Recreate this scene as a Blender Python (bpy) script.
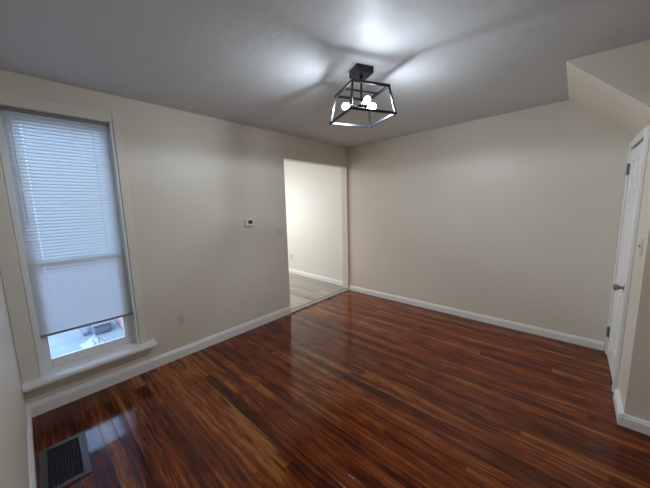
import bpy, bmesh, math, random
from mathutils import Vector, Matrix

for o in list(bpy.data.objects):
    bpy.data.objects.remove(o, do_unlink=True)
S = bpy.context.scene
C = S.collection
random.seed(4)

# ------------------------------------------------------------------ camera
FPX = 274.28
CAM = Vector((2.8795, -3.8028, 1.4917))
YAW, PIT, ROL = -0.73503, -0.13730, -0.02602
fw = Vector((math.sin(YAW) * math.cos(PIT), math.cos(YAW) * math.cos(PIT), math.sin(PIT)))
r0 = Vector((math.cos(YAW), -math.sin(YAW), 0.0))
u0 = r0.cross(fw)
rr = r0 * math.cos(ROL) + u0 * math.sin(ROL)
uu = -r0 * math.sin(ROL) + u0 * math.cos(ROL)
cd = bpy.data.cameras.new('camera')
cam = bpy.data.objects.new('camera', cd)
C.objects.link(cam)
cd.sensor_fit = 'HORIZONTAL'
cd.sensor_width = 36.0
cd.lens = FPX * 36.0 / 650.0
cd.clip_start = 0.02
m = Matrix(((rr.x, uu.x, -fw.x), (rr.y, uu.y, -fw.y), (rr.z, uu.z, -fw.z))).to_4x4()
m.translation = CAM
cam.matrix_world = m
S.camera = cam

# ------------------------------------------------------------------ world, exposure, bulb power, added fill lights
W = bpy.data.worlds.new('overcast_sky')
S.world = W
W.use_nodes = True
bg = W.node_tree.nodes['Background']
bg.inputs['Color'].default_value = (0.43, 0.66, 1.0, 1)
bg.inputs['Strength'].default_value = 4.3
S.view_settings.view_transform = 'Standard'
S.view_settings.look = 'None'
S.view_settings.gamma = 1.0
S.view_settings.use_curve_mapping = False
S.view_settings.exposure = 0.48
BULB = 36.0                      # glow of the frosted bulb shells
BEAM = 20.5                      # watts each bulb throws forward along its axis
DOWN = 28.0                      # watts the fitting throws down


def area_light(name, loc, rot, sx, sy, power, col):
    d = bpy.data.lights.new(name, 'AREA')
    d.shape = 'RECTANGLE'
    d.size = sx
    d.size_y = sy
    d.energy = power
    d.color = col
    o = bpy.data.objects.new(name, d)
    o.location = loc
    o.rotation_euler = rot
    C.objects.link(o)
    return o


area_light('fill_next_room_top', (-1.5, -1.5, 2.40), (0, 0, 0), 0.5, 0.5, 17, (0.96, 1.0, 0.98))  # unseen overhead area light added to brighten the next room
area_light('fill_next_room_side', (-3.27, -1.15, 1.40), (0, -math.pi / 2, 0), 1.4, 1.1, 30, (0.93, 0.98, 1.0))  # fill added to spill through the opening onto door and soffit; no window modelled
area_light('fill_right_area', (4.1, -2.9, 2.33), (0, 0, 0), 0.3, 0.3, 2.5, (1.0, 0.96, 0.90))  # weak fill added in the unseen area to the right, no fixture

# ------------------------------------------------------------------ material helpers
def mat(name, col, rough=0.5, metal=0.0, spec=0.5, coat=0.0, emit=None):
    M = bpy.data.materials.new(name)
    M.use_nodes = True
    b = M.node_tree.nodes['Principled BSDF']
    b.inputs['Base Color'].default_value = (*col, 1)
    b.inputs['Roughness'].default_value = rough
    b.inputs['Metallic'].default_value = metal
    b.inputs['Specular IOR Level'].default_value = spec
    b.inputs['Coat Weight'].default_value = coat
    if emit:
        b.inputs['Emission Color'].default_value = (*emit[0], 1)
        b.inputs['Emission Strength'].default_value = emit[1]
    return M


class NT:
    """small node wiring helper"""
    def __init__(s, M):
        s.t = M.node_tree
        s.b = s.t.nodes['Principled BSDF']

    def n(s, typ, **kw):
        x = s.t.nodes.new(typ)
        for k, v in kw.items():
            setattr(x, k, v)
        return x

    def put(s, sock, v):
        if hasattr(v, 'is_output') or isinstance(v, bpy.types.NodeSocket):
            s.t.links.new(v, sock)
        else:
            sock.default_value = v

    def math(s, op, a, b=None, c=None):
        x = s.n('ShaderNodeMath', operation=op)
        s.put(x.inputs[0], a)
        if b is not None:
            s.put(x.inputs[1], b)
        if c is not None:
            s.put(x.inputs[2], c)
        return x.outputs[0]

    def comb(s, x, y, z):
        k = s.n('ShaderNodeCombineXYZ')
        for i, v in enumerate((x, y, z)):
            s.put(k.inputs[i], v)
        return k.outputs[0]

    def noise(s, vec, scale, detail=3.0, rough=0.55):
        k = s.n('ShaderNodeTexNoise')
        s.put(k.inputs['Vector'], vec)
        k.inputs['Scale'].default_value = scale
        k.inputs['Detail'].default_value = detail
        k.inputs['Roughness'].default_value = rough
        return k.outputs['Fac']

    def ramp(s, fac, stops):
        k = s.n('ShaderNodeValToRGB')
        e = k.color_ramp.elements
        while len(e) < len(stops):
            e.new(0.5)
        for el, (p, c) in zip(e, stops):
            el.position = p
            el.color = (*c, 1) if len(c) == 3 else c
        s.put(k.inputs['Fac'], fac)
        return k.outputs['Color']

    def mix(s, fac, a, b, blend='MIX'):
        k = s.n('ShaderNodeMix', data_type='RGBA', blend_type=blend)
        s.put(k.inputs[0], fac)
        for i, v in ((6, a), (7, b)):
            s.put(k.inputs[i], v if not isinstance(v, tuple) else (*v, 1))
        return k.outputs[2]

    def bump(s, h, strength, dist):
        k = s.n('ShaderNodeBump')
        k.inputs['Strength'].default_value = strength
        k.inputs['Distance'].default_value = dist
        s.put(k.inputs['Height'], h)
        s.t.links.new(k.outputs['Normal'], s.b.inputs['Normal'])

    def obj(s):
        return s.n('ShaderNodeTexCoord').outputs['Object']


def paint(name, col, rough, bump=0.15, scale=9.0, var=0.05, spec=0.5):
    M = mat(name, col, rough, spec=spec)
    k = NT(M)
    o = k.obj()
    f = k.noise(o, 1.3, 3)
    c = k.ramp(f, [(0.3, tuple(x * (1 - var) for x in col)), (0.7, tuple(min(1, x * (1 + var)) for x in col))])
    k.t.links.new(c, k.b.inputs['Base Color'])
    h = k.math('ADD', k.noise(o, scale, 4), k.math('MULTIPLY', k.noise(o, 160, 2), 0.12))
    k.bump(h, bump, 0.02)
    return M


M_wall = paint('cream_wall_paint', (0.765, 0.705, 0.61), 0.45, 0.10, 5.0, 0.02)
M_wall2 = paint('pale_wall_paint', (0.76, 0.765, 0.71), 0.5, 0.12, 5.0, 0.02)
M_ceil = paint('grey_white_ceiling_paint', (0.615, 0.625, 0.645), 0.50, 0.30, 4.5, 0.02, spec=0.14)
M_trim = paint('white_trim_paint', (0.87, 0.86, 0.845), 0.30, 0.10, 14, 0.03)
M_case = paint('window_casing_paint', (0.79, 0.745, 0.675), 0.36, 0.10, 12, 0.03)
M_door = paint('white_door_paint', (0.91, 0.91, 0.92), 0.4, 0.0, 20, 0.005)
M_vinyl = mat('white_vinyl', (0.86, 0.87, 0.88), 0.35)
M_plate = mat('painted_over_plate', (0.70, 0.65, 0.57), 0.35)
M_plate2 = mat('white_plastic', (0.78, 0.78, 0.76), 0.35)
M_slot = mat('dark_slot', (0.12, 0.11, 0.10), 0.6)
M_screen = mat('dark_lcd', (0.03, 0.035, 0.035), 0.25)
M_black = mat('black_metal', (0.008, 0.010, 0.014), 0.36, spec=0.4)
M_chrome = mat('brushed_nickel', (0.36, 0.34, 0.33), 0.28, 1.0)
M_hinge = mat('tarnished_hinge_steel', (0.16, 0.15, 0.16), 0.4, 0.8)
LAMP = (0.81, 0.915, 1.0)
M_bulb = bpy.data.materials.new('lit_frosted_bulb')
M_bulb.use_nodes = True
t = M_bulb.node_tree
t.nodes.remove(t.nodes['Principled BSDF'])
em = t.nodes.new('ShaderNodeEmission')
em.inputs['Color'].default_value = (*LAMP, 1)
em.inputs['Strength'].default_value = BULB
tr = t.nodes.new('ShaderNodeBsdfTransparent')
mx = t.nodes.new('ShaderNodeMixShader')
mx.inputs[0].default_value = 0.35
t.links.new(tr.outputs[0], mx.inputs[1])
t.links.new(em.outputs[0], mx.inputs[2])
t.links.new(mx.outputs[0], t.nodes['Material Output'].inputs['Surface'])
M_vent = mat('brown_vent_metal', (0.060, 0.050, 0.044), 0.42, 0.0)
M_vdark = mat('vent_black', (0.006, 0.006, 0.007), 0.6)
M_rail = mat('shade_grey_rail', (0.26, 0.25, 0.25), 0.4)  # shade on the headrail is put into this grey
M_cord = mat('white_cord', (0.75, 0.76, 0.78), 0.6)
M_wand = mat('clear_plastic_wand', (0.80, 0.82, 0.85), 0.15)
M_metalstrip = mat('dark_transition_strip', (0.05, 0.045, 0.04), 0.35, 0.5)

# blind slats let some daylight through
M_slat = bpy.data.materials.new('translucent_white_slat')
M_slat.use_nodes = True
t = M_slat.node_tree
t.nodes.remove(t.nodes['Principled BSDF'])
df = t.nodes.new('ShaderNodeBsdfDiffuse')
df.inputs['Color'].default_value = (0.78, 0.77, 0.76, 1)
tl = t.nodes.new('ShaderNodeBsdfTranslucent')
tl.inputs['Color'].default_value = (0.80, 0.81, 0.83, 1)
mx = t.nodes.new('ShaderNodeMixShader')
mx.inputs[0].default_value = 0.42
t.links.new(df.outputs[0], mx.inputs[1])
t.links.new(tl.outputs[0], mx.inputs[2])
t.links.new(mx.outputs[0], t.nodes['Material Output'].inputs['Surface'])

# window glass
M_glass = bpy.data.materials.new('window_glass')
M_glass.use_nodes = True
t = M_glass.node_tree
t.nodes.remove(t.nodes['Principled BSDF'])
tr = t.nodes.new('ShaderNodeBsdfTransparent')
tr.inputs['Color'].default_value = (0.93, 0.97, 0.98, 1)
gl = t.nodes.new('ShaderNodeBsdfGlossy')
gl.inputs['Roughness'].default_value = 0.03
fr = t.nodes.new('ShaderNodeFresnel')
fr.inputs['IOR'].default_value = 1.3
mx = t.nodes.new('ShaderNodeMixShader')
t.links.new(fr.outputs[0], mx.inputs[0])
t.links.new(tr.outputs[0], mx.inputs[1])
t.links.new(gl.outputs[0], mx.inputs[2])
t.links.new(mx.outputs[0], t.nodes['Material Output'].inputs['Surface'])


M_glass2 = M_glass.copy()
M_glass2.name = 'hazy_window_glass'
M_glass2.node_tree.nodes['Transparent BSDF'].inputs['Color'].default_value = (0.90, 0.92, 0.95, 1)


def plank_floor(name, pw, pl, stops, seam_col, rough, wear, bumpy, spec=0.5):
    M = mat(name, (0.1, 0.03, 0.01), rough, spec=spec)
    k = NT(M)
    sp = k.n('ShaderNodeSeparateXYZ')
    k.t.links.new(k.obj(), sp.inputs[0])
    X, Y = sp.outputs[0], sp.outputs[1]
    yr = k.math('DIVIDE', Y, pw)
    row = k.math('FLOOR', yr)
    fy = k.math('FRACT', yr)
    wn = k.n('ShaderNodeTexWhiteNoise', noise_dimensions='1D')
    k.put(wn.inputs['W'], row)
    xo = k.math('ADD', k.math('DIVIDE', X, pl), k.math('MULTIPLY', wn.outputs['Value'], 7.3))
    idx = k.math('FLOOR', xo)
    fx = k.math('FRACT', xo)
    wp = k.n('ShaderNodeTexWhiteNoise', noise_dimensions='2D')
    k.put(wp.inputs['Vector'], k.comb(row, idx, 0.0))
    r = wp.outputs['Value']
    rz = k.math('MULTIPLY', r, 31.0)
    g1 = k.noise(k.comb(k.math('MULTIPLY', X, 1.6), k.math('MULTIPLY', Y, 55.0), rz), 1.0, 4, 0.6)
    g2 = k.noise(k.comb(k.math('MULTIPLY', X, 0.7), k.math('MULTIPLY', Y, 15.0), rz), 1.0, 2, 0.5)
    big = k.noise(k.comb(k.math('MULTIPLY', X, 0.8), k.math('MULTIPLY', Y, 1.1), 3.0), 1.0, 2, 0.5)
    v = k.math('ADD', k.math('MULTIPLY', g1, 0.55), k.math('MULTIPLY', g2, 0.50))
    v = k.math('ADD', v, k.math('MULTIPLY', k.math('SUBTRACT', r, 0.5), 0.22))
    v = k.math('ADD', v, k.math('MULTIPLY', k.math('SUBTRACT', big, 0.5), wear))
    col = k.ramp(v, stops)
    d = k.math('MINIMUM', fy, k.math('SUBTRACT', 1.0, fy))
    seam = k.math('LESS_THAN', d, 0.0013 / pw)
    dx = k.math('MINIMUM', fx, k.math('SUBTRACT', 1.0, fx))
    seam = k.math('MAXIMUM', seam, k.math('LESS_THAN', dx, 0.0012 / pl))
    col = k.mix(seam, col, seam_col)
    k.t.links.new(col, k.b.inputs['Base Color'])
    rg = k.math('ADD', rough, k.math('MULTIPLY', g1, 0.10))
    k.t.links.new(rg, k.b.inputs['Roughness'])
    # gently cupped boards
    cup = k.math('MULTIPLY', k.math('POWER', k.math('ABSOLUTE', k.math('SUBTRACT', fy, 0.5)), 2.0), 2.0)
    h = k.math('ADD', k.math('MULTIPLY', g1, 0.5), k.math('SUBTRACT', k.math('MULTIPLY', r, 0.8), k.math('ADD', cup, seam)))
    k.bump(h, bumpy, 0.004)
    return M


def old_floor():
    """old varnished softwood boards: dark red stain worn through to golden streaks"""
    pw, pl = 0.0735, 2.3
    M = mat('varnished_red_brown_boards', (0.1, 0.03, 0.01), 0.12, spec=0.33)
    k = NT(M)
    sp = k.n('ShaderNodeSeparateXYZ')
    k.t.links.new(k.obj(), sp.inputs[0])
    X, Y = sp.outputs[0], sp.outputs[1]
    yr = k.math('DIVIDE', Y, pw)
    row = k.math('FLOOR', yr)
    fy = k.math('FRACT', yr)
    wn = k.n('ShaderNodeTexWhiteNoise', noise_dimensions='1D')
    k.put(wn.inputs['W'], row)
    xo = k.math('ADD', k.math('DIVIDE', X, pl), k.math('MULTIPLY', wn.outputs['Value'], 7.3))
    idx = k.math('FLOOR', xo)
    fx = k.math('FRACT', xo)
    wp = k.n('ShaderNodeTexWhiteNoise', noise_dimensions='2D')
    k.put(wp.inputs['Vector'], k.comb(row, idx, 0.0))
    r = wp.outputs['Value']
    rz = k.math('MULTIPLY', r, 3.0)
    mul = lambda a, b: k.math('MULTIPLY', a, b)
    add = lambda a, b: k.math('ADD', a, b)
    sub = lambda a, b: k.math('SUBTRACT', a, b)
    warp = mul(sub(k.noise(k.comb(mul(X, 2.2), mul(Y, 3.0), 9.0), 1.0, 2), 0.5), 0.05)
    Yw = add(Y, warp)
    fine = k.noise(k.comb(mul(X, 5.5), mul(Yw, 110.0), rz), 1.0, 4, 0.7)
    streak = k.noise(k.comb(mul(X, 1.5), mul(Yw, 38.0), rz), 1.0, 3, 0.6)
    broad = k.noise(k.comb(mul(X, 0.7), mul(Y, 9.0), rz), 1.0, 2, 0.5)
    big = k.noise(k.comb(mul(X, 0.7), mul(Y, 1.3), 3.7), 1.0, 2, 0.5)
    blot = k.noise(k.comb(mul(X, 5.0), mul(Y, 13.0), 1.0), 1.0, 3, 0.6)
    v = add(add(mul(streak, 0.50), mul(broad, 0.30)), mul(fine, 0.44))
    v = sub(v, 0.085)
    v = add(v, mul(sub(r, 0.5), 0.16))
    v = add(v, mul(sub(blot, 0.5), 0.30))
    base = k.ramp(v, [(0.34, (0.026, 0.0045, 0.0026)), (0.47, (0.100, 0.0170, 0.0052)),
                      (0.58, (0.205, 0.0420, 0.0100)), (0.72, (0.320, 0.0880, 0.0180))])
    # stain worn through along the grain, most of all in one strip in front of the window
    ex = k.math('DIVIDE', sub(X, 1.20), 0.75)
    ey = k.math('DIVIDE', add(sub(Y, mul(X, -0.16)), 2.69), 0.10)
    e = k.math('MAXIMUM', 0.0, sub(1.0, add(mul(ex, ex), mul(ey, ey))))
    w = add(mul(streak, 0.55), mul(broad, 0.45))
    w = add(w, mul(sub(big, 0.5), 0.34))
    w = add(w, mul(sub(r, 0.5), 0.10))
    w = add(w, mul(sub(blot, 0.5), 0.22))
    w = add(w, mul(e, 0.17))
    w = add(w, mul(sub(fine, 0.5), 0.24))
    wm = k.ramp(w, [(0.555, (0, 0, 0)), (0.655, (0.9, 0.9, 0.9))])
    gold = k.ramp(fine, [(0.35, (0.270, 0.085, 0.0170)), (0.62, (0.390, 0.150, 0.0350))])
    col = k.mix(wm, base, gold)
    d = k.math('MINIMUM', fy, sub(1.0, fy))
    seam = k.math('LESS_THAN', d, 0.0011 / pw)
    dx = k.math('MINIMUM', fx, sub(1.0, fx))
    seam = k.math('MAXIMUM', seam, k.math('LESS_THAN', dx, 0.0012 / pl))
    col = k.mix(mul(seam, 0.85), col, (0.010, 0.0035, 0.0025))
    k.t.links.new(col, k.b.inputs['Base Color'])
    k.t.links.new(add(0.05, mul(blot, 0.11)), k.b.inputs['Roughness'])
    cup = mul(k.math('POWER', k.math('ABSOLUTE', sub(fy, 0.5)), 2.0), 2.0)
    h = add(mul(streak, 0.5), sub(mul(r, 0.6), add(cup, mul(seam, 0.7))))
    k.bump(h, 0.16, 0.004)
    return M


M_floor = old_floor()
M_floor2 = plank_floor('pale_grey_laminate', 0.18, 1.2,
                       [(0.25, (0.20, 0.175, 0.155)), (0.5, (0.36, 0.325, 0.29)), (0.8, (0.50, 0.46, 0.42))],
                       (0.20, 0.18, 0.16), 0.38, 0.2, 0.03)

# brick
M_brick = mat('pinkish_brick', (0.4, 0.2, 0.15), 0.8)
k = NT(M_brick)
sp = k.n('ShaderNodeSeparateXYZ')
k.t.links.new(k.obj(), sp.inputs[0])
br = k.n('ShaderNodeTexBrick')
k.put(br.inputs['Vector'], k.comb(sp.outputs[0], sp.outputs[2], 0.0))
br.inputs['Scale'].default_value = 1.0
br.inputs['Brick Width'].default_value = 0.21
br.inputs['Row Height'].default_value = 0.075
br.inputs['Mortar Size'].default_value = 0.008
br.inputs['Color1'].default_value = (0.40, 0.20, 0.16, 1)
br.inputs['Color2'].default_value = (0.50, 0.27, 0.22, 1)
br.inputs['Mortar'].default_value = (0.55, 0.50, 0.46, 1)
k.t.links.new(br.outputs['Color'], k.b.inputs['Base Color'])
M_ground = paint('pale_cracked_concrete', (0.25, 0.27, 0.265), 0.85, 0.5, 14, 0.3)
M_siding = paint('grey_weathered_wood', (0.22, 0.21, 0.23), 0.8, 0.3, 20, 0.2)
M_sheet = mat('crumpled_white_plastic', (0.42, 0.44, 0.46), 0.4)
M_box = mat('grey_plastic', (0.17, 0.17, 0.20), 0.6)

# ------------------------------------------------------------------ mesh helpers
def fin(name, bm, M, parent=None, smooth=False):
    me = bpy.data.meshes.new(name)
    bmesh.ops.recalc_face_normals(bm, faces=bm.faces[:])
    bm.to_mesh(me)
    bm.free()
    me.materials.append(M)
    if smooth:
        for p in me.polygons:
            p.use_smooth = True
        try:
            me.set_sharp_from_angle(angle=math.radians(40))
        except Exception:
            pass
    o = bpy.data.objects.new(name, me)
    C.objects.link(o)
    if parent:
        o.parent = parent
        o.matrix_parent_inverse = Matrix.Translation(parent.location).inverted() if parent.rotation_euler.z == 0 else (
            Matrix.Translation(parent.location) @ parent.rotation_euler.to_matrix().to_4x4()).inverted()
    return o


def box(bm, a, b, bev=0.0, mtx=None, seg=1):
    t = bmesh.new()
    bmesh.ops.create_cube(t, size=1.0)
    for v in t.verts:
        v.co = Vector([(a[i] + b[i]) / 2 + v.co[i] * (b[i] - a[i]) for i in range(3)])
    if bev > 0:
        bmesh.ops.bevel(t, geom=t.edges[:], offset=bev, segments=seg, affect='EDGES', profile=0.5)
    if mtx is not None:
        bmesh.ops.transform(t, matrix=mtx, verts=t.verts[:])
    merge(bm, t)


def merge(bm, t):
    me = bpy.data.meshes.new('tmp')
    t.to_mesh(me)
    t.free()
    bm.from_mesh(me)
    bpy.data.meshes.remove(me)


def prism(bm, pts, axis, a, b):
    """extrude a 2-D polygon along an axis; pts are the other two coordinates in x,y,z order"""
    def P(p, t):
        l = list(p)
        l.insert(axis, t)
        return Vector(l)
    lo = [bm.verts.new(P(p, a)) for p in pts]
    hi = [bm.verts.new(P(p, b)) for p in pts]
    n = len(pts)
    bm.faces.new(lo)
    bm.faces.new(hi[::-1])
    for i in range(n):
        bm.faces.new((lo[i], hi[i], hi[(i + 1) % n], lo[(i + 1) % n]))


def sweep(bm, prof, p0, p1, nrm, z0=0.0, z1=0.0):
    """profile (out, up) from p0 to p1 along a wall whose inward normal is nrm"""
    rings = []
    for p, z in ((p0, z0), (p1, z1)):
        rings.append([bm.verts.new((p[0] + nrm[0] * a, p[1] + nrm[1] * a, z + h)) for a, h in prof])
    n = len(prof)
    for i in range(n):
        bm.faces.new((rings[0][i], rings[1][i], rings[1][(i + 1) % n], rings[0][(i + 1) % n]))
    bm.faces.new(rings[0])
    bm.faces.new(rings[1][::-1])


def bar(bm, p0, p1, w, bev=0.0, up=Vector((0, 0, 1)), w2=None):
    p0, p1 = Vector(p0), Vector(p1)
    d = (p1 - p0)
    L = d.length
    d.normalize()
    x = d.cross(up)
    if x.length < 1e-4:
        x = d.cross(Vector((1, 0, 0)))
    x.normalize()
    y = x.cross(d)
    M = Matrix(((x.x, d.x, -y.x, 0), (x.y, d.y, -y.y, 0), (x.z, d.z, -y.z, 0), (0, 0, 0, 1)))
    M.translation = p0
    h = (w2 or w) / 2
    box(bm, (-w / 2, 0, -h), (w / 2, L, h), bev, M)


def lathe(bm, prof, mtx, seg=20):
    rings = []
    for r, h in prof:
        if r < 1e-6:
            rings.append([bm.verts.new(mtx @ Vector((0, 0, h)))])
        else:
            rings.append([bm.verts.new(mtx @ Vector((r * math.cos(a), r * math.sin(a), h)))
                          for a in [2 * math.pi * i / seg for i in range(seg)]])
    for A, B in zip(rings, rings[1:]):
        for i in range(seg):
            j = (i + 1) % seg
            if len(A) == 1 and len(B) == 1:
                continue
            if len(A) == 1:
                bm.faces.new((A[0], B[i], B[j]))
            elif len(B) == 1:
                bm.faces.new((A[i], A[j], B[0]))
            else:
                bm.faces.new((A[i], A[j], B[j], B[i]))
    for R in (rings[0], rings[-1]):
        if len(R) > 1:
            bm.faces.new(R)


def tube(bm, p0, p1, r, seg=10):
    p0, p1 = Vector(p0), Vector(p1)
    q = (p1 - p0).to_track_quat('Z', 'Y').to_matrix().to_4x4()
    q.translation = p0
    L = (p1 - p0).length
    lathe(bm, [(r, 0), (r, L)], q, seg)


def struct(o, label=None):
    o['kind'] = 'structure'
    if label:
        o['label'] = label
    return o


def tag(o, label, cat, group=None):
    o['label'] = label
    o['category'] = cat
    if group:
        o['group'] = group
    return o


def thing(name, loc, label, cat, rz=0.0, group=None):
    o = bpy.data.objects.new(name, None)
    o.empty_display_size = 0.05
    o.location = loc
    o.rotation_euler = (0, 0, rz)
    C.objects.link(o)
    return tag(o, label, cat, group)


NB = bmesh.new

# ------------------------------------------------------------------ the old house is a little out of true
XW, YF, XS = 3.237, -1.2133, 2.7712          # closet wall, stair wall, top of the sloping soffit
YN = -3.930                                  # wall behind the camera


def sag(y):
    t = max(0.0, -y)
    return t if t < 1.3 else 1.3 + 0.2 * (1 - math.exp(-(t - 1.3) / 0.2))


def fz(x, y):
    return -max(0.0, min(x, 3.4)) / 3 * 0.02734 * sag(y)


def cz(x, y):
    x = max(0.0, min(x, 3.4))
    return 2.44 + x / 3 * 0.02838 - max(0.0, x - 1.6) / (XS - 1.6) * XS / 3 * 0.04296 * sag(y)


def yb(x):
    return -0.06007 * x / 3


# ------------------------------------------------------------------ floor and ceiling
def slab(name, x0, x1, y0, y1, f, th, M, nx, ny):
    bm = NB()
    T, L = [], []
    for j in range(ny + 1):
        for i in range(nx + 1):
            x = x0 + (x1 - x0) * i / nx
            y = y0 + (y1 - y0) * j / ny
            z = f(x, y)
            T.append(bm.verts.new((x, y, z)))
            L.append(bm.verts.new((x, y, z + th)))
    g = lambda A, i, j: A[j * (nx + 1) + i]
    for j in range(ny):
        for i in range(nx):
            for A in (T, L):
                bm.faces.new((g(A, i, j), g(A, i + 1, j), g(A, i + 1, j + 1), g(A, i, j + 1)))
    for i in range(nx):
        for j in (0, ny):
            bm.faces.new((g(T, i, j), g(T, i + 1, j), g(L, i + 1, j), g(L, i, j)))
    for j in range(ny):
        for i in (0, nx):
            bm.faces.new((g(T, i, j), g(T, i, j + 1), g(L, i, j + 1), g(L, i, j)))
    return struct(fin(name, bm, M, smooth=True))


slab('floor', -0.004, 4.80, -4.05, 0.10, fz, -0.20, M_floor, 40, 40)
slab('ceiling', -0.11, 4.80, -4.05, 0.12, cz, 0.20, M_ceil, 40, 40)

# ------------------------------------------------------------------ walls
WY0, WY1, WZ0, WZ1 = -3.835, -3.200, 0.262, 2.215      # window opening
OY0, OY1, OZ = -1.383, -0.030, 2.124                   # cased-free opening to the next room
bm = NB()
for a, b in (((-0.12, -4.05, -0.35), (0, WY0, 2.66)), ((-0.12, WY1, -0.35), (0, OY0, 2.66)),
             ((-0.12, WY0, -0.35), (0, WY1, WZ0)), ((-0.12, WY0, WZ1), (0, WY1, 2.66)),
             ((-0.12, OY0, OZ), (0, OY1, 2.66)), ((-0.12, OY1, -0.35), (0, 0.12, 2.66))):
    box(bm, a, b)
struct(fin('wall_left', bm, M_wall))

bm = NB()
prism(bm, [(0.0, 0.0), (3.40, yb(3.40)), (3.40, 0.12), (0.0, 0.12)], 2, -0.2, 2.66)
struct(fin('wall_back', bm, M_wall))

# closet wall under the stairs, with the doorway recess
DY0, DY1, DZ = -0.790, -0.142, 1.922
bm = NB()
for a, b in (((XW, YF + 0.11, -0.2), (3.36, DY0, 2.05)), ((XW, DY1, -0.2), (3.36, 0.0, 2.05)),
             ((XW, DY0, DZ), (3.36, DY1, 2.05)), ((3.30, DY0, -0.2), (3.36, DY1, DZ))):
    box(bm, a, b)
struct(fin('wall_right', bm, M_wall))

# stair wall facing the room; it carries on up to the ceiling over the sloping soffit
zs = 1.985
bm = NB()
prism(bm, [(XW, -0.2), (4.70, -0.2), (4.70, 2.60), (XS, 2.60), (XS, cz(XS, YF)), (XW, zs - 0.02)], 1, YF, YF + 0.11)
struct(fin('wall_stair', bm, M_wall))
bm = NB()
A = [Vector((XS, YF + 0.109, cz(XS, YF) + 0.001)), Vector((XW + 0.02, YF + 0.109, zs - 0.035)), Vector((XW + 0.02, 0.02, zs + 0.055)),
     Vector((XS, 0.02, cz(XS, 0)))]
off = Vector((0.05, 0, 0.055))
lo = [bm.verts.new(p) for p in A]
hi = [bm.verts.new(p + off) for p in A]
bm.faces.new(lo)
bm.faces.new(hi[::-1])
for i in range(4):
    bm.faces.new((lo[i], lo[(i + 1) % 4], hi[(i + 1) % 4], hi[i]))
struct(fin('wall_soffit', bm, M_wall))

bm = NB()
box(bm, (0.0, -4.05, -0.2), (4.80, YN, 2.66))
struct(fin('wall_near', bm, M_wall))
bm = NB()
box(bm, (4.70, YN, -0.2), (4.80, YF + 0.11, 2.66))
struct(fin('wall_far_right', bm, M_wall))

# ------------------------------------------------------------------ baseboards
def base_prof(h, t=0.018):
    return [(-0.002, -0.02), (t, -0.02), (t, h * 0.76), (t * 0.72, h * 0.82), (t * 0.66, h * 0.93), (t * 0.30, h), (-0.002, h)]


bm = NB()
sweep(bm, base_prof(0.102), (0, YN), (0, OY0), (1, 0))
struct(fin('baseboard_left', bm, M_trim))
n = Vector((-0.02, -1.0)).normalized()
bm = NB()
sweep(bm, base_prof(0.084), (0.0, 0.0), (XW - 0.03, yb(XW)), n, 0.0, fz(XW, yb(XW)))
struct(fin('baseboard_back', bm, M_trim))
bm = NB()
sweep(bm, base_prof(0.102), (0.0, YN), (4.7, YN), (0, 1), 0, fz(4.7, YN))
struct(fin('baseboard_near', bm, M_trim))
bm = NB()
sweep(bm, base_prof(0.102), (4.7, YN + 0.02), (4.7, YF - 0.02), (-1, 0), fz(4.7, YN), fz(4.7, YF))
struct(fin('baseboard_far_right', bm, M_trim))
bm = NB()
sweep(bm, base_prof(0.085, 0.026), (XW, YF - 0.02), (XW, -0.915), (-1, 0), fz(XW, YF), fz(XW, DY0))
struct(fin('baseboard_right', bm, M_trim))
bm = NB()
sweep(bm, base_prof(0.080, 0.024), (XW - 0.024, YF), (4.7, YF), (0, -1), fz(XW, YF), fz(4.7, YF))
struct(fin('baseboard_stair', bm, M_trim))

# ------------------------------------------------------------------ next room through the opening
bm = NB()
box(bm, (-3.30, -2.75, -0.17), (-0.030, 0.40, 0.030))
o = struct(fin('floor', bm, M_floor2))
bm = NB()
box(bm, (-0.030, OY0 + 0.004, 0.0), (-0.012, OY1 - 0.002, 0.0345), 0.003)
struct(fin('trim_1', bm, M_metalstrip), 'dark strip edging the pale floor of the next room')
bm = NB()
box(bm, (-0.0125, OY0 + 0.004, -0.01), (0.010, OY1 - 0.002, 0.030), 0.004)
struct(fin('trim_2', bm, M_trim), 'cream riser below the opening to the next room')
fwy = lambda x: 0.032 - 0.0727 * (x + 0.08)
bm = NB()
prism(bm, [(-3.40, fwy(-3.4)), (-0.121, fwy(-0.121)), (-0.121, 0.45), (-3.40, 0.45)], 2, -0.2, 2.66)
struct(fin('wall_next_back', bm, M_wall2))
bm = NB()
n2 = Vector((-0.0727, -1)).normalized()
sweep(bm, base_prof(0.085, 0.014), (-3.3, fwy(-3.3)), (-0.121, fwy(-0.121)), n2, 0.03, 0.03)
struct(fin('baseboard_next_back', bm, M_trim))
bm = NB()
box(bm, (-3.42, -2.78, -0.2), (-3.30, 0.44, 2.66))
struct(fin('wall_next_left', bm, M_wall2))
bm = NB()
box(bm, (-3.42, -2.95, -0.40), (-0.12, -2.75, 2.90))
struct(fin('wall_next_near', bm, M_brick))
bm = NB()
box(bm, (-3.42, -2.87, 2.44), (-0.111, 0.45, 2.64))
struct(fin('ceiling', bm, M_wall2))

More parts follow.
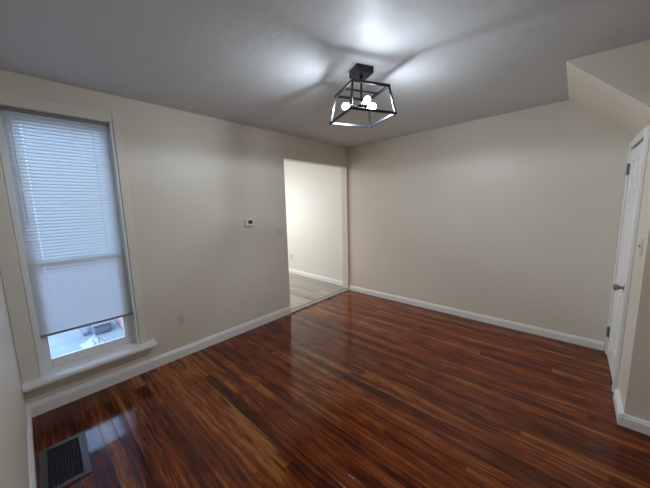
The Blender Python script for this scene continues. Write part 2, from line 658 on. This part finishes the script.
# ------------------------------------------------------------------ outdoors, seen under the blind
bm = NB()
box(bm, (-9.0, -9.0, -0.5), (-0.12, -2.86, -0.3))
struct(fin('ground', bm, M_ground), 'pale concrete yard outside the window')
bm = NB()
rr2 = random.Random(8)
G = {}
N = 11
for j in range(N):
    for i in range(N):
        u, v = i / (N - 1) - .5, j / (N - 1) - .5
        e = max(0, 1 - 2.0 * math.hypot(u, v))
        G[i, j] = bm.verts.new((-1.86 + u * 0.30 + rr2.uniform(-.015, .015), -3.31 + v * 0.26 + rr2.uniform(-.012, .012),
                                -0.298 + e * rr2.uniform(0.05, 0.16)))
for j in range(N - 1):
    for i in range(N - 1):
        bm.faces.new((G[i, j], G[i + 1, j], G[i + 1, j + 1], G[i, j + 1]))
tag(fin('plastic_sheet', bm, M_sheet), 'crumpled white sheet on the ground outside the window', 'plastic sheet')
bm = NB()
box(bm, (-2.62, -3.27, -0.30), (-2.20, -3.06, -0.17), 0.02)
box(bm, (-2.64, -3.28, -0.172), (-2.18, -3.05, -0.15), 0.01)
tag(fin('storage_box', bm, M_box), 'grey boxy shape on the ground outside by the brick wall', 'box')
bm = NB()
bar(bm, (-3.5, -3.36, -0.274), (-2.30, -3.34, -0.274), 0.07, 0.004, w2=0.05)
tag(fin('wooden_board', bm, M_siding), 'long grey board lying across the yard outside the window', 'board')

# ------------------------------------------------------------------ window
bm = NB()                                               # outer frame in the wall opening
x0, x1 = -0.125, -0.058
box(bm, (x0, WY0, WZ0), (x1, WY0 + 0.030, WZ1), 0.003)
box(bm, (x0, WY1 - 0.030, WZ0), (x1, WY1, WZ1), 0.003)
box(bm, (x0, WY0 + 0.030, WZ1 - 0.035), (x1, WY1 - 0.030, WZ1), 0.003)
box(bm, (x0, WY0 + 0.030, WZ0), (x1, WY1 - 0.030, WZ0 + 0.030), 0.003)
win = struct(fin('window_1', bm, M_vinyl), 'tall white sash window behind the blind')


def wpart(name, bm, M, label=None, par=None):
    o = fin(name, bm, M, par or win)
    if label:
        o['label'] = label
    return o


def sash(name, xa, xb, z0, z1, gy0, gy1, rb, rt, MG):
    bm = NB()
    ya, yc = WY0 + 0.031, WY1 - 0.031
    box(bm, (xa, ya, z0), (xb, gy0, z1), 0.003)
    box(bm, (xa, gy1, z0), (xb, yc, z1), 0.003)
    box(bm, (xa, gy0, z0), (xb, gy1, z0 + rb), 0.003)
    box(bm, (xa, gy0, z1 - rt), (xb, gy1, z1), 0.003)
    s = wpart(name, bm, M_vinyl)
    bm = NB()
    xm = (xa + xb) / 2
    box(bm, (xm - 0.002, gy0 - 0.005, z0 + rb - 0.005), (xm + 0.002, gy1 + 0.005, z1 - rt + 0.005))
    wpart('pane', bm, MG, par=s)


sash('lower_sash', -0.090, -0.062, WZ0 + 0.031, 1.135, -3.762, -3.283, 0.07, 0.034, M_glass2)
sash('upper_sash', -0.121, -0.092, 1.100, WZ1 - 0.036, -3.762, -3.283, 0.034, 0.045, M_glass)
# jamb liners between frame and casing
bm = NB()
box(bm, (-0.060, WY0 + 0.001, WZ0 + 0.02), (0.008, WY0 + 0.034, WZ1 - 0.001), 0.002)
wpart('jamb', bm, M_vinyl)
bm = NB()
box(bm, (-0.060, WY1 - 0.012, WZ0 + 0.02), (0.008, WY1 + 0.004, WZ1 - 0.001), 0.002)
wpart('jamb', bm, M_vinyl)
bm = NB()
box(bm, (0.0005, YN + 0.001, 0.27), (0.017, WY0 - 0.001, 2.30), 0.003)
wpart('casing', bm, M_case)
bm = NB()
box(bm, (0.0005, WY1 + 0.006, 0.27), (0.017, -3.139, 2.30), 0.003)
wpart('casing', bm, M_case)
bm = NB()
box(bm, (0.0005, WY0, WZ1 + 0.002), (0.015, WY1 + 0.005, 2.30), 0.003)
wpart('casing', bm, M_case)
bm = NB()
prism(bm, [(-0.060, 0.262), (-0.060, 0.292), (0.060, 0.274), (0.078, 0.268), (0.084, 0.252), (0.078, 0.236), (0.001, 0.238), (0.001, 0.262)],
      1, YN + 0.001, -3.078)
wpart('sill', bm, M_trim)
bm = NB()
box(bm, (0.0005, YN + 0.001, 0.165), (0.014, -3.13, 0.237), 0.003)
wpart('apron', bm, M_wall)

# ------------------------------------------------------------------ mini blind
BY0, BY1 = -3.797, -3.216
BX = -0.040
blind = thing('window_blind', (BX, (BY0 + BY1) / 2, 0.58), 'white mini blind with closed slats lowered over the tall window', 'blind')
bm = NB()
box(bm, (BX - 0.016, BY0, 2.193), (BX + 0.018, BY1, 2.213), 0.002)
fin('headrail', bm, M_rail, blind)['label'] = 'headrail across the top of the blind, its grey darkened with shade'
bm = NB()
box(bm, (BX - 0.013, BY0 - 0.002, 0.562), (BX + 0.013, BY1 + 0.002, 0.580), 0.004, seg=2)
fin('bottom_rail', bm, M_rail, blind)['label'] = 'grey bottom rail of the blind'
bm = NB()
NS, ZT, ZB = 66, 2.180, 0.596
pitch = (ZT - ZB) / (NS - 1)
cords = (-3.716, -3.328)
tilt = math.radians(78)
for i in range(NS):
    z = ZT - i * pitch
    ys = [BY0, cords[0] - .0022, cords[0] + .0022, cords[1] - .0014, cords[1] + .0014, BY1]
    cs = []
    for s in range(7):
        a = (s / 6 - .5)
        bow = 0.0012 * (1 - (2 * a) ** 2)
        w = 0.0345 * a
        # room edge of each slat points down
        cs.append((BX - w * math.cos(tilt) + bow * math.sin(tilt), z + w * math.sin(tilt) + bow * math.cos(tilt)))
    V = [[bm.verts.new((x, y, zz)) for (x, zz) in cs] for y in ys]
    for c in range(5):
        for s in range(6):
            if c in (1, 3) and s == 3:
                continue                               # cord holes
            bm.faces.new((V[c][s], V[c + 1][s], V[c + 1][s + 1], V[c][s + 1]))
fin('slats', bm, M_slat, blind, smooth=True)
for y in cords:
    bm = NB()
    tube(bm, (BX, y, 0.577), (BX, y, 2.195), 0.0009, 6)
    fin('lift_cord', bm, M_cord, blind)
bm = NB()
tube(bm, (BX + 0.026, -3.760, 1.42), (BX + 0.024, -3.764, 2.165), 0.0042, 8)
fin('tilt_wand', bm, M_wand, blind)

# ------------------------------------------------------------------ ceiling light
LX, LY, LR = 1.685, -2.050, 1.096
zc = cz(LX, LY)
lamp = thing('ceiling_light', (LX, LY, zc), 'black open cage ceiling light with three lit bulbs', 'ceiling light', LR)
R = Matrix.Translation((LX, LY, 0)) @ Matrix.Rotation(LR, 4, 'Z')
P = lambda x, y, z: R @ Vector((x, y, z))


def lpart(name, bm, M, smooth=False, par=None):
    return fin(name, bm, M, par or lamp, smooth)


bm = NB()
box(bm, (-0.065, -0.065, 2.404), (0.065, 0.065, zc + 0.004), 0.003, R)
lpart('canopy', bm, M_black)
bm = NB()
tube(bm, P(0, 0, 2.20), P(0, 0, 2.41), 0.0080, 12)
lathe(bm, [(0.011, 0), (0.011, 0.02)], R @ Matrix.Translation((0, 0, 2.390)), 12)
lpart('stem', bm, M_black, True)
ZTp, ZBt, AT, AB, BW = 2.302, 2.116, 0.139, 0.172, 0.0155


def ring(a, z):
    bm = NB()
    h = BW / 2
    for s in (-1, 1):
        box(bm, (-a - h, s * a - h, z - h), (a + h, s * a + h, z + h), 0.001, R)
        box(bm, (s * a - h, -a + h, z - h), (s * a + h, a - h, z + h), 0.001, R)
    return bm


lpart('top_frame', ring(AT, ZTp), M_black)
lpart('bottom_frame', ring(AB, ZBt), M_black)
for sx, sy in ((-1, 1), (-1, -1), (1, -1), (1, 1)):
    bm = NB()
    bar(bm, P(sx * AT, sy * AT, ZTp), P(sx * AB, sy * AB, ZBt), 0.0125, 0.001, up=(R.to_3x3() @ Vector((1, 0, 0))))
    lpart('corner_post', bm, M_black)
bm = NB()
box(bm, (-AT + 0.006, -0.006, ZTp - 0.005), (AT - 0.006, 0.006, ZTp + 0.005), 0.001, R)
lpart('crossbar', bm, M_black)
bm = NB()
lathe(bm, [(0.0, 0.0), (0.012, 0.001), (0.019, 0.008), (0.019, 0.026), (0.008, 0.032), (0, 0.032)], R @ Matrix.Translation((0, 0, 2.188)), 18)
lpart('hub', bm, M_black, True)
ld = bpy.data.lights.new('fitting_glow', 'SPOT')
ld.spot_size = math.radians(178)
ld.spot_blend = 0.15
ld.shadow_soft_size = 0.07
ld.energy = DOWN
ld.color = LAMP
lo_ = bpy.data.objects.new('fitting_glow', ld)
lo_.location = (LX, LY, 2.195)
C.objects.link(lo_)
for bx, by, ext in ((-0.087, -0.077, 0.020), (0.092, -0.065, 0.016), (0.046, 0.064, -0.008)):
    d = Vector((bx, by, 0)).normalized()
    q = d.to_track_quat('Z', 'Y').to_matrix().to_4x4()
    q.translation = Vector((LX, LY, 2.203)) + d * ext
    bm = NB()
    lathe(bm, [(0.005, -0.010), (0.005, 0.022), (0.0145, 0.024), (0.0145, 0.050), (0.0125, 0.050)], q, 16)
    sk = lpart('socket', bm, M_black, True)
    bm = NB()
    lathe(bm, [(0.0115, 0.046), (0.0125, 0.056), (0.0170, 0.068), (0.0215, 0.081), (0.0230, 0.094), (0.0215, 0.106),
               (0.0160, 0.115), (0.0080, 0.119), (0, 0.120)], q, 20)
    lpart('bulb', bm, M_bulb, True, sk)
    ld = bpy.data.lights.new('bulb_beam', 'SPOT')
    ld.spot_size = math.radians(170)
    ld.spot_blend = 1.0
    ld.shadow_soft_size = 0.017
    ld.energy = BEAM
    ld.color = LAMP
    lo_ = bpy.data.objects.new('bulb_beam', ld)
    lo_.matrix_world = Matrix.Translation(q @ Vector((0, 0, 0.094))) @ (-(d + Vector((0, 0, -0.24)))).to_track_quat('Z', 'Y').to_matrix().to_4x4()
    C.objects.link(lo_)

# ------------------------------------------------------------------ closet door
bm = NB()
dx0, dx1 = 3.2225, 3.2555
ya, yc, za, zd = -0.784, -0.149, fz(3.24, -.5) + 0.014, 1.903
ym = (ya + yc) / 2
st = 0.095
rows = [(0.21, 0.69), (0.82, 1.475), (1.585, 1.80)]
box(bm, (dx0 + 0.010, ya, za), (dx1, yc, zd))
for a, b in ((ya, ya + st), (ym - 0.045, ym + 0.045), (yc - st, yc)):
    box(bm, (dx0, a, za), (dx0 + 0.012, b, zd), 0.002)
zprev = za
for z0, z1 in rows + [(zd, zd)]:
    for a, b in ((ya + st, ym - 0.045), (ym + 0.045, yc - st)):
        box(bm, (dx0, a, zprev), (dx0 + 0.012, b, z0), 0.002)
        if z1 > z0:
            box(bm, (dx0 + 0.002, a + 0.028, z0 + 0.028), (dx0 + 0.014, b - 0.028, z1 - 0.028), 0.006)
    zprev = z1
door = struct(fin('door_1', bm, M_door), 'white six panel closet door under the stairs')


def dpart(name, bm, M, label=None, smooth=False):
    o = fin(name, bm, M, door, smooth)
    if label:
        o['label'] = label


for z in (0.225, 1.745):
    bm = NB()
    tube(bm, (3.2125, -0.1455, z - 0.05), (3.2125, -0.1455, z + 0.05), 0.008, 10)
    box(bm, (3.2115, -0.174, z - 0.045), (3.2235, -0.147, z + 0.045), 0.001)
    dpart('hinge', bm, M_hinge, 'dull steel hinge', True)
q = Matrix.Translation((dx0, -0.722, 0.800)) @ Matrix.Rotation(-math.pi / 2, 4, 'Y')
bm = NB()
lathe(bm, [(0.031, -0.001), (0.031, 0.005), (0.012, 0.010), (0.011, 0.026), (0.021, 0.034), (0.0275, 0.046), (0.0255, 0.058), (0.015, 0.065), (0, 0.066)], q, 24)
dpart('door_knob', bm, M_chrome, 'nickel knob', True)
bm = NB()
for a, b in (((3.212, DY1 + 0.002, fz(3.2, -.1) - 0.005), (XW - 0.0005, -0.066, 1.984)),
             ((3.212, DY0 - 0.034, fz(3.2, -.8) - 0.005), (XW - 0.0005, DY0 - 0.002, 1.984)),
             ((3.212, DY0 - 0.002, DZ + 0.001), (XW - 0.0005, DY1 + 0.002, 1.984))):
    box(bm, a, b, 0.003)
struct(fin('trim_3', bm, M_trim), 'white casing around the closet door')

# ------------------------------------------------------------------ small wall fittings
def plate(name, c, axis, sgn, w, h, label, cat, M, kind, group=None):
    """a switch or outlet plate on a wall; axis is the wall normal (0 = x, 1 = y), sgn its direction"""
    th = 0.006

    def bx(bm, u0, u1, z0, z1, d0, d1, bev=0.0):
        if axis == 0:
            a = (c[0] + sgn * d0, c[1] + u0, c[2] + z0)
            b = (c[0] + sgn * d1, c[1] + u1, c[2] + z1)
        else:
            a = (c[0] + u0, c[1] + sgn * d0, c[2] + z0)
            b = (c[0] + u1, c[1] + sgn * d1, c[2] + z1)
        lo = tuple(min(p, q_) for p, q_ in zip(a, b))
        hi = tuple(max(p, q_) for p, q_ in zip(a, b))
        box(bm, lo, hi, bev)
    t_ = thing(name, c, label, cat, 0, group)
    bm = NB()
    bx(bm, -w / 2, w / 2, -h / 2, h / 2, 0.0003, th, 0.0022)
    fin('cover_plate', bm, M, t_)
    if kind == 'outlet':
        for z in (-0.02, 0.02):
            bm = NB()
            bx(bm, -0.016, 0.016, z - 0.014, z + 0.014, th - 0.001, th + 0.002, 0.001)
            r_ = fin('receptacle', bm, M, t_)
            bm = NB()
            for u in (-0.006, 0.006):
                bx(bm, u - 0.0014, u + 0.0014, z - 0.003, z + 0.006, th + 0.001, th + 0.0026)
            bx(bm, -0.0025, 0.0025, z - 0.011, z - 0.007, th + 0.001, th + 0.0026)
            fin('slots', bm, M_slot, r_)
    else:
        us = (-0.023, 0.023) if kind == 'double' else (0.0,)
        for u in us:
            bm = NB()
            bx(bm, u - 0.0065, u + 0.0065, -0.014, 0.014, th - 0.001, th + 0.0012)
            bx(bm, u - 0.0045, u + 0.0045, 0.001, 0.012, th, th + 0.011, 0.001)
            fin('toggle', bm, M_chrome if kind == 'grey' else M, t_)
    return t_


plate('light_switch', (0, -1.498, 1.180), 0, 1, 0.116, 0.116, 'cream double switch plate on the left wall beside the opening', 'light switch', M_plate, 'double')
plate('wall_outlet', (0, -2.815, 0.392), 0, 1, 0.072, 0.116, 'painted outlet low on the left wall between window and opening', 'outlet', M_plate, 'outlet')
plate('wall_outlet', (-1.70, fwy(-1.70), 0.405), 1, -1, 0.070, 0.115, 'small outlet on the pale wall of the next room', 'outlet', M_plate, 'outlet')
plate('light_switch', (XW, -1.045, 1.165), 0, -1, 0.072, 0.116, 'single switch on the narrow cream wall strip beside the closet door', 'light switch', M_plate, 'grey')

th = thing('thermostat', (0, -1.972, 1.316), 'white thermostat with small dark screen on the left wall', 'thermostat')
bm = NB()
box(bm, (0.0003, -2.032, 1.271), (0.004, -1.912, 1.362), 0.0015)
fin('back_plate', bm, M_plate2, th)
bm = NB()
box(bm, (0.0035, -2.028, 1.275), (0.027, -1.916, 1.358), 0.004, seg=2)
fin('body', bm, M_plate2, th)
bm = NB()
box(bm, (0.0265, -1.992, 1.306), (0.0278, -1.935, 1.346), 0.0004)
fin('screen', bm, M_screen, th)['label'] = 'dark screen'

# ------------------------------------------------------------------ floor register
vt = thing('floor_vent', (0.69, -3.79, fz(0.69, -3.79)), 'dark metal floor vent with black louvers in the corner below the window', 'floor vent')
vx0, vx1, vy0, vy1 = 0.478, 0.900, -3.900, -3.682
f = 0.036
zf = lambda x: fz(x, -3.79)
sl = math.atan2(zf(vx1) - zf(vx0), vx1 - vx0)
VM = Matrix.Translation((0.69, -3.79, zf(0.69))) @ Matrix.Rotation(math.radians(-2.0), 4, 'Z') @ Matrix.Rotation(-sl, 4, 'Y') @ Matrix.Translation((-0.69, 3.79, 0))
bm = NB()
box(bm, (vx0, vy0, 0.0), (vx1, vy0 + f, 0.008), 0.0025, VM)
box(bm, (vx0, vy1 - f, 0.0), (vx1, vy1, 0.008), 0.0025, VM)
box(bm, (vx0, vy0 + f - .003, 0.0), (vx0 + f, vy1 - f + .003, 0.008), 0.0025, VM)
box(bm, (vx1 - f, vy0 + f - .003, 0.0), (vx1, vy1 - f + .003, 0.008), 0.0025, VM)
fin('frame', bm, M_vent, vt)
bm = NB()
box(bm, (vx0 + f - .004, vy0 + f - .004, 0.0004), (vx1 - f + .004, vy1 - f + .004, 0.0016), 0, VM)
fin('pan', bm, M_vdark, vt)
bm = NB()
nl = 11
for i in range(nl):
    y = vy0 + f + (vy1 - vy0 - 2 * f) * (i + .5) / nl
    q = VM @ Matrix.Translation((0, y, 0.004)) @ Matrix.Rotation(0.55, 4, 'X')
    box(bm, (vx0 + f - .002, -0.0042, -0.0012), (vx1 - f + .002, 0.0042, 0.0012), 0, q)
for i in (1, 2, 3):
    x = vx0 + f + (vx1 - vx0 - 2 * f) * i / 4
    box(bm, (x - .0025, vy0 + f, 0.0015), (x + .0025, vy1 - f, 0.006), 0, VM)
fin('louvers', bm, M_vdark, vt)
